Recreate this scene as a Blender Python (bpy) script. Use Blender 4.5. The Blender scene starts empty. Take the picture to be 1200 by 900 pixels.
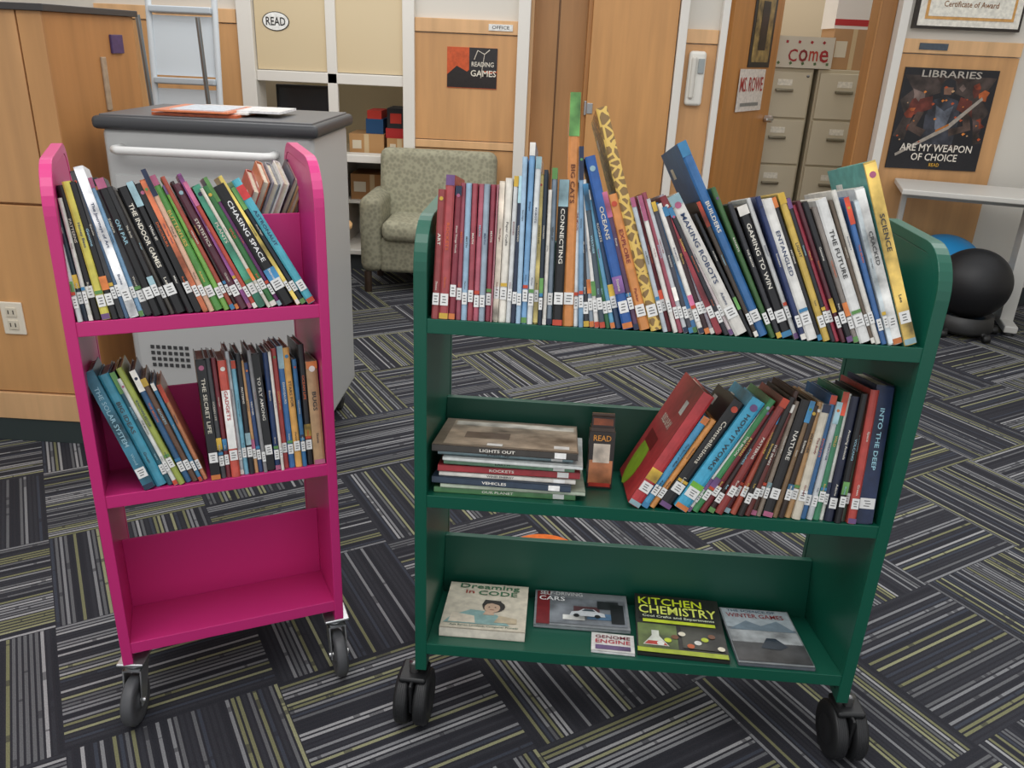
import bpy, bmesh, math, random
from mathutils import Vector, Matrix
random.seed(7)
S=bpy.context.scene
S.view_settings.view_transform='Standard'
S.view_settings.exposure=0.22

# ------------------------------------------------------------ helpers
def lin(c):
    return c/12.92 if c<=0.04045 else ((c+0.055)/1.055)**2.4
def hx(h):
    if not isinstance(h,str): return h
    h=h.lstrip('#')
    return tuple(lin(int(h[i:i+2],16)/255) for i in (0,2,4))+(1.0,)
def mute(h,s=.14,d=1.0):
    c=hx(h); g=.3*c[0]+.59*c[1]+.11*c[2]
    return tuple((x*(1-s)+g*s)*d for x in c[:3])+(1.0,)
MATS={}
def nodes(m):
    m.use_nodes=True
    nt=m.node_tree; b=nt.nodes['Principled BSDF']; return nt,b
def mat(kind):
    if kind in MATS: return MATS[kind]
    m=bpy.data.materials.new(kind); nt,b=nodes(m)
    at=nt.nodes.new('ShaderNodeAttribute'); at.attribute_name='Col'
    rough,metal={'paint':(.34,0),'matte':(.8,0),'gloss':(.25,0),'cover':(.3,0),'page':(.9,0),'label':(.5,0),'metal':(.3,.9),'fabric':(.95,0),
                 'wood':(.42,0),'rubber':(.5,0),'art':(.3,0),'wall':(.85,0),'plastic':(.45,0),'giraffe':(.35,0)}[kind]
    b.inputs['Roughness'].default_value=rough; b.inputs['Metallic'].default_value=metal
    src=at.outputs['Color']
    def noise(scale,sc=(1,1,1),detail=4,rot=(0,0,0)):
        tc=nt.nodes.new('ShaderNodeTexCoord'); mp=nt.nodes.new('ShaderNodeMapping')
        mp.inputs['Scale'].default_value=sc; mp.inputs['Rotation'].default_value=rot
        n=nt.nodes.new('ShaderNodeTexNoise'); n.inputs['Scale'].default_value=scale; n.inputs['Detail'].default_value=detail
        nt.links.new(tc.outputs['Object'],mp.inputs[0]); nt.links.new(mp.outputs[0],n.inputs['Vector']); return n
    def modulate(fac,lo,hi,src):
        mr=nt.nodes.new('ShaderNodeMapRange'); mr.inputs['From Min'].default_value=.3; mr.inputs['From Max'].default_value=.7
        mr.inputs['To Min'].default_value=lo; mr.inputs['To Max'].default_value=hi
        nt.links.new(fac,mr.inputs['Value'])
        vm=nt.nodes.new('ShaderNodeVectorMath'); vm.operation='SCALE'
        nt.links.new(src,vm.inputs[0]); nt.links.new(mr.outputs[0],vm.inputs['Scale']); return vm.outputs[0]
    if kind=='wood':
        n=noise(3,(6,6,.5)); src=modulate(n.outputs['Fac'],.88,1.1,src)
        n2=noise(1.2); src=modulate(n2.outputs['Fac'],.93,1.07,src)
    if kind=='fabric':
        tc=nt.nodes.new('ShaderNodeTexCoord'); v=nt.nodes.new('ShaderNodeTexVoronoi'); v.inputs['Scale'].default_value=48
        nt.links.new(tc.outputs['Object'],v.inputs['Vector'])
        src=modulate(v.outputs['Distance'],.8,1.12,src)
    if kind=='page':
        n=noise(60,(1,1,1)); src=modulate(n.outputs['Fac'],.85,1.08,src)
    if kind=='cover':
        n=noise(55,(1,1,1),3); src=modulate(n.outputs['Fac'],.82,1.12,src)
    if kind=='giraffe':
        tc=nt.nodes.new('ShaderNodeTexCoord'); v=nt.nodes.new('ShaderNodeTexVoronoi'); v.inputs['Scale'].default_value=62
        v.feature='DISTANCE_TO_EDGE'
        nt.links.new(tc.outputs['Object'],v.inputs['Vector'])
        lt=nt.nodes.new('ShaderNodeMath'); lt.operation='LESS_THAN'; lt.inputs[1].default_value=.12
        nt.links.new(v.outputs['Distance'],lt.inputs[0])
        mx=nt.nodes.new('ShaderNodeMix'); mx.data_type='RGBA'; mx.inputs['B'].default_value=hx('d6b460')
        nt.links.new(lt.outputs[0],mx.inputs['Factor']); nt.links.new(src,mx.inputs['A']); src=mx.outputs['Result']
    if kind=='art':
        n=noise(16,(1,1,1),6)
        src=modulate(n.outputs['Fac'],.25,1.9,src)
    if kind in('paint','rubber'):
        n=noise(300); bp=nt.nodes.new('ShaderNodeBump'); bp.inputs['Strength'].default_value=.03
        nt.links.new(n.outputs['Fac'],bp.inputs['Height']); nt.links.new(bp.outputs[0],b.inputs['Normal'])
    nt.links.new(src,b.inputs['Base Color'])
    MATS[kind]=m; return m

class B:
    def __init__(s): s.v=[];s.f=[];s.c=[];s.k=[];s.kinds=[];s.sm=[]
    def ki(s,k):
        if k not in s.kinds: s.kinds.append(k)
        return s.kinds.index(k)
    def add(s,vs,fs,col,kind='paint',M=None,smooth=False):
        o=len(s.v); col=hx(col); ki=s.ki(kind)
        s.v+= [tuple(M@Vector(p)) if M is not None else tuple(p) for p in vs]
        for f in fs: s.f.append([i+o for i in f]); s.c.append(col); s.k.append(ki); s.sm.append(smooth)
    def box(s,a,b,col,kind='paint',M=None):
        (x0,y0,z0),(x1,y1,z1)=a,b
        if x0>x1:x0,x1=x1,x0
        if y0>y1:y0,y1=y1,y0
        if z0>z1:z0,z1=z1,z0
        vs=[(x0,y0,z0),(x1,y0,z0),(x1,y1,z0),(x0,y1,z0),(x0,y0,z1),(x1,y0,z1),(x1,y1,z1),(x0,y1,z1)]
        s.add(vs,[(3,2,1,0),(4,5,6,7),(0,1,5,4),(1,2,6,5),(2,3,7,6),(3,0,4,7)],col,kind,M)
    def rbox(s,a,b,r,col,kind='paint',M=None,seg=3):
        bm=bmesh.new(); bmesh.ops.create_cube(bm,size=1)
        sz=[abs(b[i]-a[i]) for i in range(3)]; ce=[(a[i]+b[i])/2 for i in range(3)]
        for v in bm.verts: v.co=Vector([v.co[i]*sz[i]+ce[i] for i in range(3)])
        bmesh.ops.bevel(bm,geom=bm.edges[:],offset=min(r,min(sz)*.49),segments=seg,profile=.5,affect='EDGES')
        bm.verts.index_update()
        s.add([v.co[:] for v in bm.verts],[[v.index for v in f.verts] for f in bm.faces],col,kind,M,True); bm.free()
    def prism(s,poly,t0,t1,col,kind='paint',M=None):
        n=len(poly); vs=[(t0,p[0],p[1]) for p in poly]+[(t1,p[0],p[1]) for p in poly]
        fs=[list(range(n))[::-1],list(range(n,2*n))]+[(i,(i+1)%n,n+(i+1)%n,n+i) for i in range(n)]
        s.add(vs,fs,col,kind,M)
    def cyl(s,c,r,h,col,kind='paint',axis='z',seg=28,r2=None,M=None,bev=0):
        r2=r if r2 is None else r2
        prof=[(-h/2,0.0001),(-h/2,r-bev)]+([(-h/2+bev,r)] if bev else [])+([(h/2-bev,r2)] if bev else [])+[(h/2,r2-bev),(h/2,.0001)]
        s.lathe(prof,c,col,kind,axis,seg,M)
    def lathe(s,prof,c,col,kind='paint',axis='z',seg=28,M=None,smooth=True):
        vs=[];n=len(prof)
        for i in range(seg):
            a=2*math.pi*i/seg
            for (h,r) in prof:
                p={'z':(r*math.cos(a),r*math.sin(a),h),'x':(h,r*math.cos(a),r*math.sin(a)),'y':(r*math.sin(a),h,r*math.cos(a))}[axis]
                vs.append((p[0]+c[0],p[1]+c[1],p[2]+c[2]))
        fs=[]
        for i in range(seg):
            j=(i+1)%seg
            for k in range(n-1): fs.append((i*n+k,j*n+k,j*n+k+1,i*n+k+1))
        s.add(vs,fs,col,kind,M,smooth)
    def tube(s,pts,r,col,kind='paint',seg=10,M=None):
        pts=[Vector(p) for p in pts];vs=[];n=len(pts)
        for i,p in enumerate(pts):
            t=(pts[min(i+1,n-1)]-pts[max(i-1,0)]).normalized()
            u=t.cross(Vector((0,0,1)));
            if u.length<.1: u=t.cross(Vector((0,1,0)))
            u.normalize(); w=t.cross(u)
            for k in range(seg):
                a=2*math.pi*k/seg; vs.append(tuple(p+u*r*math.cos(a)+w*r*math.sin(a)))
        fs=[(i*seg+k,i*seg+(k+1)%seg,(i+1)*seg+(k+1)%seg,(i+1)*seg+k) for i in range(n-1) for k in range(seg)]
        fs+=[list(range(seg))[::-1],[ (n-1)*seg+k for k in range(seg)]]
        s.add(vs,fs,col,kind,M,True)
    def quad(s,o,x,y,w,h,col,kind='cover'):
        o,x,y=Vector(o),Vector(x).normalized(),Vector(y).normalized()
        s.add([o-x*w/2-y*h/2,o+x*w/2-y*h/2,o+x*w/2+y*h/2,o-x*w/2+y*h/2],[(0,1,2,3)],col,kind)
    def poly(s,o,x,y,pts,col,kind='cover'):
        o,x,y=Vector(o),Vector(x).normalized(),Vector(y).normalized()
        s.add([o+x*a+y*b for a,b in pts],[list(range(len(pts)))],col,kind)
    def text(s,t,o,x,y,w,h,col,kind='cover'):
        vs,fs,(x0,x1,y0,y1)=textmesh(t)
        if not fs: return
        o,x,y=Vector(o),Vector(x).normalized(),Vector(y).normalized()
        sc=min(w/(x1-x0),h/(y1-y0)*1.0); sx=min(w/(x1-x0),sc*1.5); sy=min(h/(y1-y0),sc*1.5)
        cx,cy=(x0+x1)/2,(y0+y1)/2
        s.add([o+x*(p[0]-cx)*sx+y*(p[1]-cy)*sy for p in vs],fs,col,kind)
    def obj(s,name,parent=None,bevel=0,loc=None):
        me=bpy.data.meshes.new(name); me.from_pydata([tuple(p) for p in s.v],[],s.f)
        for k in s.kinds: me.materials.append(mat(k))
        ca=me.color_attributes.new('Col','FLOAT_COLOR','CORNER')
        buf=[]
        for p,c in zip(me.polygons,s.c): buf+=list(c)*p.loop_total
        ca.data.foreach_set('color',buf)
        me.polygons.foreach_set('material_index',s.k); me.polygons.foreach_set('use_smooth',s.sm)
        me.update()
        o=bpy.data.objects.new(name,me); S.collection.objects.link(o)
        if parent: o.parent=parent
        if bevel:
            m=o.modifiers.new('bev','BEVEL'); m.width=bevel; m.segments=2; m.limit_method='ANGLE'; m.angle_limit=.6
        if any(s.sm):
            m=o.modifiers.new('wn','WEIGHTED_NORMAL'); m.keep_sharp=True
        return o
TX={}
def textmesh(t):
    if t in TX: return TX[t]
    cu=bpy.data.curves.new('t','FONT'); cu.body=t; cu.size=1; cu.resolution_u=2; cu.offset=.012
    ob=bpy.data.objects.new('t',cu); S.collection.objects.link(ob)
    me=bpy.data.meshes.new_from_object(ob)
    vs=[v.co[:] for v in me.vertices]; fs=[list(p.vertices) for p in me.polygons]
    bpy.data.objects.remove(ob); bpy.data.curves.remove(cu); bpy.data.meshes.remove(me)
    if vs: bb=(min(v[0] for v in vs),max(v[0] for v in vs),min(v[1] for v in vs),max(v[1] for v in vs))
    else: bb=(0,1,0,1)
    TX[t]=(vs,fs,bb); return TX[t]
def empty(name,loc=(0,0,0),rz=0):
    e=bpy.data.objects.new(name,None); S.collection.objects.link(e); e.location=loc; e.rotation_euler=(0,0,rz); return e
XA,YA,ZA=Vector((1,0,0)),Vector((0,1,0)),Vector((0,0,1))
def circ(r,n=14,ry=None): return [(r*math.cos(6.2832*i/n),(ry or r)*math.sin(6.2832*i/n)) for i in range(n)]

# ------------------------------------------------------------ camera
cd=bpy.data.cameras.new('camera'); cam=bpy.data.objects.new('camera',cd); S.collection.objects.link(cam)
r=Vector((.9981,.0468,.0408)).normalized(); fwd=Vector((-.0276,.9234,-.3828)).normalized()
upv=r.cross(fwd).normalized(); r=fwd.cross(upv)
M=Matrix((r,upv,-fwd)).transposed().to_4x4(); M.translation=(0,0,1.4); cam.matrix_world=M
cd.sensor_width=36; cd.lens=964.1/1200*36; cd.clip_start=.05; S.camera=cam

# ------------------------------------------------------------ floor carpet
def carpet():
    m=bpy.data.materials.new('carpet_tiles'); nt,b=nodes(m); N=nt.nodes.new; L=nt.links.new
    b.inputs['Roughness'].default_value=.95; b.inputs['Specular IOR Level'].default_value=.2
    tc=N('ShaderNodeTexCoord'); mp=N('ShaderNodeMapping'); mp.inputs['Rotation'].default_value=(0,0,math.radians(-32)); mp.inputs['Location'].default_value=(.13,.21,0)
    L(tc.outputs['Object'],mp.inputs[0]); sp=N('ShaderNodeSeparateXYZ'); L(mp.outputs[0],sp.inputs[0])
    def ma(op,a,b_=None,c=None):
        n=N('ShaderNodeMath'); n.operation=op
        for i,q in enumerate((a,b_,c)):
            if q is None: continue
            if isinstance(q,(int,float)): n.inputs[i].default_value=q
            else: L(q,n.inputs[i])
        return n.outputs[0]
    T=.44
    ix=ma('FLOOR',ma('DIVIDE',sp.outputs[0],T)); iy=ma('FLOOR',ma('DIVIDE',sp.outputs[1],T))
    par=ma('PINGPONG',ma('ADD',ix,iy),1)
    fx=ma('SUBTRACT',1,par)
    u=ma('ADD',ma('MULTIPLY',sp.outputs[0],par),ma('MULTIPLY',sp.outputs[1],fx))
    w=ma('ADD',ma('MULTIPLY',sp.outputs[1],par),ma('MULTIPLY',sp.outputs[0],fx))
    ns=T/36
    idx=ma('FLOOR',ma('DIVIDE',u,ns)); fr=ma('FRACT',ma('DIVIDE',u,ns))
    cv=N('ShaderNodeCombineXYZ'); L(idx,cv.inputs[0]); L(ma('FLOOR',ma('DIVIDE',w,T)),cv.inputs[1])
    wn=N('ShaderNodeTexWhiteNoise'); L(cv.outputs[0],wn.inputs['Vector'])
    rp=N('ShaderNodeValToRGB'); rp.color_ramp.interpolation='CONSTANT'
    cols=[(0,'35363c'),(.22,'2c2d33'),(.36,'626366'),(.54,'7f8083'),(.70,'3d414b'),(.78,'77775a'),(.88,'8f8f70'),(.93,'9a9a9c')]
    e=rp.color_ramp.elements; e[0].position=0; e[0].color=hx(cols[0][1]); e[1].position=cols[1][0]; e[1].color=hx(cols[1][1])
    for p,c in cols[2:]:
        q=e.new(p); q.color=hx(c)
    L(wn.outputs['Value'],rp.inputs[0])
    cw=N('ShaderNodeCombineXYZ'); L(ma('MULTIPLY',idx,7.3),cw.inputs[0]); L(ma('MULTIPLY',w,16),cw.inputs[1])
    no=N('ShaderNodeTexNoise'); no.inputs['Scale'].default_value=1; no.inputs['Detail'].default_value=2; L(cw.outputs[0],no.inputs['Vector'])
    dash=ma('GREATER_THAN',no.outputs['Fac'],.36)
    band=ma('MULTIPLY',ma('GREATER_THAN',fr,.20),ma('LESS_THAN',fr,.80))
    msk=ma('MULTIPLY',band,ma('ADD',ma('MULTIPLY',dash,.6),.4))
    mx=N('ShaderNodeMix'); mx.data_type='RGBA'; mx.inputs['A'].default_value=hx('2f2f35')
    L(msk,mx.inputs['Factor']); L(rp.outputs[0],mx.inputs['B'])
    nf=N('ShaderNodeTexNoise'); nf.inputs['Scale'].default_value=380; L(tc.outputs['Object'],nf.inputs['Vector'])
    sc=N('ShaderNodeVectorMath'); sc.operation='SCALE'; L(mx.outputs['Result'],sc.inputs[0]); L(ma('ADD',ma('MULTIPLY',nf.outputs['Fac'],.9),.5),sc.inputs['Scale'])
    L(sc.outputs[0],b.inputs['Base Color'])
    bp=N('ShaderNodeBump'); bp.inputs['Strength'].default_value=.35; bp.inputs['Distance'].default_value=.004; L(nf.outputs['Fac'],bp.inputs['Height']); L(bp.outputs[0],b.inputs['Normal'])
    return m
fl=B(); fl.box((-3.4,-1.5,-.05),(4.2,7.4,0),'444444','matte'); fo=fl.obj('floor'); fo.data.materials.clear(); fo.data.materials.append(carpet())

# ------------------------------------------------------------ walls
WH='dad5cb'; WO='cc9b68'; WO2='dcb080'; WD='b07c46'
H=2.7
w=B()
def wb(x0,x1,z0,z1,y0=5.2,y1=5.32,col=WH,kind='wall'): w.box((x0,y0,z0),(x1,y1,z1),col,kind)
wb(-3.4,-1.76,0,H)
wb(-1.76,-.81,1.13,1.19); wb(-1.76,-1.29,0,.70); wb(-1.29,-.81,0,.13); wb(-1.29,-.81,.68,.72); wb(-.87,-.81,.13,H)
wb(-1.76,-.87,2.3,H)
wb(-.81,-.14,0,H); wb(-.14,.75,2.15,H); wb(.70,.98,0,H); wb(.98,1.93,2.15,H); wb(1.93,4.2,0,H)
w.box((-.14,5.5,0),(.72,5.6,2.2),WH,'wall')
w.obj('wall_back')
w=B(); w.box((-3.5,-1.5,0),(-3.4,7.4,H),WH,'wall'); w.obj('wall_left')
w=B(); w.box((4.2,-1.5,0),(4.3,7.4,H),WH,'wall'); w.obj('wall_right')
w=B(); w.box((-3.4,7.4,0),(4.2,7.5,H),'c9b79a','wall'); w.obj('wall_office_back')
w=B(); w.box((-.80,5.62,0),(-.74,7.4,H),WH,'wall');w.box((.80,5.62,0),(.86,7.4,H),WH,'wall'); w.obj('wall_office_side')
t=B()
t.box((-1.85,5.15,0),(-1.76,5.2,H),'e4e0d8','paint')
t.box((-.88,5.15,0),(-.81,5.2,H),'e4e0d8','paint')
t.box((-1.76,5.17,1.13),(-.88,5.2,1.19),'e4e0d8','paint')
t.box((-1.76,5.15,.68),(-.88,5.2,.725),'e4e0d8','paint')
t.box((-1.335,5.17,.72),(-1.275,5.2,2.3),'e4e0d8','paint')
t.box((-1.31,5.16,.1),(-1.27,5.2,.68),'e4e0d8','paint')
t.box((-1.27,5.16,.1),(-.88,5.2,.13),'e4e0d8','paint')
t.obj('trim_1',bevel=.004)
t=B(); t.box((-.21,5.14,0),(-.14,5.2,H),'e4e0d8','paint'); t.box((.705,5.12,0),(.755,5.2,H),'e4e0d8','paint'); t.box((.945,5.14,0),(.985,5.2,H),'e4e0d8','paint')
t.box((1.925,5.12,0),(1.975,5.2,H),'e4e0d8','paint'); t.obj('trim_2',bevel=.004)
t=B(); t.box((-.81,5.17,1.44),(-.21,5.2,1.515),WO2,'wood'); t.box((-.81,5.17,.79),(-.21,5.2,.835),WO2,'wood')
t.box((.757,5.17,1.44),(.943,5.2,1.515),WO2,'wood'); t.box((1.977,5.17,1.44),(2.66,5.2,1.515),WO2,'wood')
t.box((-2.7,5.17,1.44),(-1.86,5.2,1.515),WO2,'wood')
t.obj('trim_3',bevel=.003)
t=B()
t.box((-3.4,5.185,0),(-.81,5.2,.1),'33383a','matte');t.box((-.81,5.175,0),(-.21,5.2,.1),'33383a','matte'); t.box((1.975,5.18,0),(4.2,5.2,.1),'33383a','matte'); t.obj('baseboard_back')
p=B()
p.box((-.81,5.18,.84),(-.21,5.2,1.435),WO,'wood'); p.box((-.81,5.18,.1),(-.21,5.2,.785),WO,'wood')
p.box((.757,5.18,.1),(.943,5.2,1.435),WO,'wood'); p.box((1.977,5.18,.1),(2.66,5.2,1.435),WO,'wood')
p.box((-2.7,5.18,.1),(-1.86,5.2,1.435),WO,'wood')
p.obj('wall_panel')
d=B(); d.box((-.14,5.36,0),(.30,5.40,2.15),'b98a58','wood'); d.box((-.14,5.2,0),(-.12,5.36,2.15),WO2,'wood'); d.box((.02,5.355,0),(.03,5.36,2.15),'6d4c2c','wood')
d.obj('door_1',bevel=.002)
d=B(); d.box((.215,5.14,.02),(.70,5.18,2.1),'c8935a','wood'); d.box((.2,5.15,1.02),(.215,5.17,1.10),'b8b8b8','metal'); d.box((.215,5.135,1.03),(.25,5.14,1.09),'b8b8b8','metal')
d.box((.19,5.18,0),(.215,5.355,2.15),WD,'wood')
d.obj('door_2',bevel=.002)
th=math.atan2(.65,.44)
MD=Matrix.Translation((1.01,5.26,0))@Matrix.Rotation(th,4,'Z')
d=B(); d.box((0,-.022,.01),(.79,.022,2.1),'c08446','wood',MD)
d.cyl((.73,-.05,1.0),.022,.05,'c9c9c9','metal','y',20,M=MD); d.rbox((.62,-.085,.99),(.74,-.068,1.01),.006,'c9c9c9','metal',MD)
d.box((.30,-.026,1.32),(.66,-.023,1.80),'1c1c1e','cover',MD); d.box((.34,-.028,1.35),(.62,-.026,1.76),'8a7444','art',MD); d.box((.42,-.029,1.42),(.54,-.028,1.70),'241c18','art',MD)
dx=Vector((math.cos(th),math.sin(th),0)); dn=Vector((math.sin(th),-math.cos(th),0))
def dpt(a,z,o=.029): return Vector((1.01,5.26,0))+dx*a+dn*o+ZA*z
d.quad(dpt(.40,1.185),dx,ZA,.42,.25,'e9e0d6'); d.text('MS. ROWE',dpt(.40,1.22,.031),dx,ZA,.37,.10,'b52a2a'); d.quad(dpt(.40,1.10,.031),dx,ZA,.3,.02,'8a8a86')
d.obj('door_3',bevel=.002)
t=B(); t.box((1.84,5.2,0),(1.925,5.34,2.15),'9c6c3c','wood'); t.box((1.83,5.34,0),(1.84,5.2,2.15),WD,'wood'); t.obj('trim_4',bevel=.002)

wn=B(); wn.box((-1.755,5.19,1.195),(-1.335,5.2,2.28),'d9c6a2','gloss'); wn.box((-1.275,5.19,1.195),(-.885,5.2,2.28),'d9c6a2','gloss')
wn.obj('window_1')
sg=B()
prof=[(math.cos(a*math.pi/18)*.08,math.sin(a*math.pi/18)*.052) for a in range(36)]
sg.poly((-1.63,5.186,1.46),XA,ZA,prof,'2a2a2a'); sg.poly((-1.63,5.185,1.46),XA,ZA,[(a*.93,b*.92) for a,b in prof],'f2f2ee'); sg.text('READ',(-1.63,5.184,1.46),XA,ZA,.115,.045,'222222'); sg.obj('oval_sign')
iw=B(); iw.box((-1.76,5.95,0),(-.81,6.0,2.3),'cdbf9f','wall'); iw.box((-1.76,5.32,.66),(-.82,5.95,.70),'bfae90','wood')
iw.box((-1.29,5.32,.10),(-.82,5.7,.13),WH,'paint'); iw.box((-1.29,5.32,.40),(-.82,5.7,.42),WH,'paint'); iw.box((-1.29,5.70,.1),(-.82,5.72,.66),WH,'paint'); iw.box((-1.31,5.32,.1),(-1.29,5.7,.66),WH,'paint')
iw.obj('service_counter')
mo=B(); mo.rbox((-1.74,5.45,.84),(-1.36,5.48,1.10),.006,'1b1c1f','plastic'); mo.box((-1.72,5.447,.86),(-1.38,5.449,1.08),'2c3036','gloss'); mo.cyl((-1.55,5.47,.78),.02,.13,'222222','plastic'); mo.cyl((-1.55,5.47,.707),.1,.012,'222222','plastic'); mo.obj('computer_monitor')
bx=B()
def carton(b,x0,x1,y0,y1,z0,z1,c='b98d5c',tape='cdb48c'):
    b.box((x0,y0,z0),(x1,y1,z1),c,'matte'); xm=(x0+x1)/2; b.box((xm-.015,y0-.001,z0),(xm+.015,y0,z1),tape,'matte'); b.box((x0+.02,y0-.002,z0+(z1-z0)*.3),(x0+(x1-x0)*.35,y0,z0+(z1-z0)*.7),'d8ccb4','matte')
carton(bx,-1.26,-1.04,5.36,5.6,.70,.83); carton(bx,-1.02,-.86,5.36,5.6,.70,.81)
bx.box((-1.16,5.4,.83),(-1.05,5.6,.92),'24507e','matte');bx.box((-1.03,5.38,.81),(-.87,5.6,.87),'b32c2c','matte');bx.box((-1.02,5.38,.87),(-.87,5.6,.99),'26272b','matte')
bx.box((-1.15,5.4,.92),(-1.06,5.6,.97),'c33a2e','matte'); bx.box((-1.0,5.379,.90),(-.93,5.38,.96),'c33a2e','matte')
bx.obj('stack_of_boxes')
bx=B(); carton(bx,-1.26,-.98,5.36,5.6,.42,.58,'a87a4c'); bx.obj('cardboard_box')
bx=B(); carton(bx,-1.2,-.92,5.38,5.6,.13,.30,'b98d5c'); bx.obj('cardboard_box.001')

# posters
po=B(); po.box((-.62,5.175,1.14),(-.325,5.18,1.365),'c8562a','cover')
po.poly((-.4725,5.1745,1.2525),XA,ZA,[(-.147,-.11),(.147,-.11),(.147,-.02),(.08,-.03),(.02,.02),(-.03,-.02),(-.09,.01),(-.147,-.04)],'26211f')
po.box((-.49,5.1735,1.24),(-.325,5.1745,1.365),'2c2a2a','cover')
po.tube([(-.42,5.173,1.2),(-.40,5.173,1.33)],.002,'d8d0c0'); po.text('GAMES',(-.405,5.172,1.225),XA,ZA,.15,.035,'e3dccb'); po.text('READING',(-.41,5.172,1.275),XA,ZA,.13,.026,'e3dccb')
po.tube([(-.46,5.173,1.30),(-.44,5.173,1.35),(-.40,5.173,1.33),(-.37,5.173,1.355)],.003,'d8d0c0')
po.obj('wall_poster')
po=B(); po.box((2.03,5.17,.80),(2.565,5.18,1.365),'1e1e24','cover')
PC=(2.297,0,1.085)
def pp_(pts,col,k,kind='cover'): po.poly((PC[0],5.1695-k*2e-4,PC[2]),XA,ZA,pts,col,kind)
random.seed(21)
# smoky, fiery backdrop
pp_([(-.262,-.10),(-.22,.02),(-.262,.10),(-.2,.16),(-.262,.24),(.262,.24),(.2,.12),(.262,.05),(.21,-.03),(.262,-.12),(.1,-.16),(-.1,-.15)],'3c322f',1,'art')
for i in range(34):
    a,bb=random.uniform(-.23,.23),random.uniform(-.12,.2); s_=random.uniform(.012,.04); r_=random.uniform(0,6)
    pp_([(max(-.265,min(.265,a+s_*math.cos(r_+k*.9)*(.5+random.random()))),bb+s_*math.sin(r_+k*.9)*(.5+random.random())) for k in range(7)],random.choice(['7a3420','4a3a38','a3542a','2a2d36','5a2a22','6a5a54']),2+i*.1,'art')
# warrior: cape, torso, pauldrons, arms, helmet
pp_([(-.20,-.16),(-.17,.02),(-.10,.13),(.0,.16),(.10,.13),(.18,.0),(.22,-.16),(.05,-.13),(-.08,-.15)],'191a20',7)
pp_([(-.09,-.14),(-.10,.02),(-.07,.11),(.0,.13),(.07,.11),(.10,.02),(.09,-.14)],'34363f',8,'art')
pp_([(-.05,.08),(.0,.05),(.05,.08),(.03,-.05),(.0,-.08),(-.03,-.05)],'5a5f6a',9,'art')
pp_([(-.17,.02),(-.15,.11),(-.08,.13),(-.07,.06)],'5c2a22',9,'art'); pp_([(.17,.02),(.15,.11),(.08,.13),(.07,.06)],'5c2a22',9,'art')
pp_([(-.15,.04),(-.19,-.06),(-.10,-.10),(-.08,-.06),(-.14,-.04),(-.11,.04)],'4a3a34',10,'art'); pp_([(.15,.04),(.18,-.05),(.06,-.09),(.05,-.05),(.13,-.03),(.11,.04)],'4a3a34',10,'art')
pp_([(-.035,.13),(-.045,.17),(-.03,.215),(.0,.23),(.03,.215),(.045,.17),(.035,.13)],'22242a',11); pp_([(-.02,.14),(-.028,.18),(.028,.18),(.02,.14)],'7c5c4c',12); pp_([(-.05,.20),(-.09,.24),(-.03,.225)],'3a2a26',12); pp_([(.05,.20),(.09,.24),(.03,.225)],'3a2a26',12)
pp_([(-.23,-.20),(-.225,-.215),(.05,-.05),(.21,.12),(.20,.135),(.03,-.035)],'a39a90',13); pp_([(-.02,-.07),(.05,-.03),(.045,-.02),(-.025,-.06)],'b8702e',14)
for i in range(22):
    a,bb=random.uniform(-.24,.24),random.uniform(-.13,.21); s_=random.uniform(.003,.009)
    pp_([(a-s_,bb),(a,bb-s_),(a+s_*1.6,bb+s_*.3),(a,bb+s_)],random.choice(['d8843a','b8522a','c8a078']),15)
po.text('LIBRARIES',(2.297,5.164,1.335),XA,ZA,.34,.038,'b8b0a6'); po.text('ARE MY WEAPON',(2.30,5.164,.925),XA,ZA,.42,.042,'e6ded2'); po.text('OF CHOICE',(2.30,5.164,.872),XA,ZA,.27,.042,'e6ded2'); po.text('READ',(2.31,5.164,.828),XA,ZA,.06,.02,'d8a63a')
po.obj('wall_poster')
random.seed(7)
fr=B(); fr.box((2.02,5.16,1.57),(2.61,5.2,2.0),'2e2620','paint'); fr.box((2.035,5.155,1.585),(2.595,5.16,1.985),'efeade','cover'); fr.box((2.07,5.152,1.62),(2.56,5.155,1.95),'d8a25c','cover'); fr.box((2.085,5.15,1.635),(2.545,5.152,1.935),'f0ecdf','cover'); fr.text('Certificate of Award',(2.31,5.149,1.70),XA,ZA,.3,.03,'8a5a2a'); fr.obj('framed_certificate',bevel=.002)
ph=B(); ph.rbox((.785,5.14,1.1),(.885,5.18,1.4),.03,'e6e3da','plastic'); ph.rbox((.80,5.12,1.14),(.83,5.145,1.37),.012,'d4d0c6','plastic'); ph.rbox((.84,5.13,1.28),(.875,5.142,1.36),.003,'9aa0a0','plastic'); ph.obj('wall_intercom')
lt=B(); lt.box((2.08,5.165,1.46),(2.24,5.17,1.495),'4a5560','cover'); lt.obj('name_plate')
lt=B(); lt.box((-.38,5.164,1.46),(-.24,5.17,1.495),'e8e8e4','cover'); lt.text('OFFICE',(-.31,5.1635,1.478),XA,ZA,.1,.018,'444444'); lt.obj('name_plate')

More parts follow.
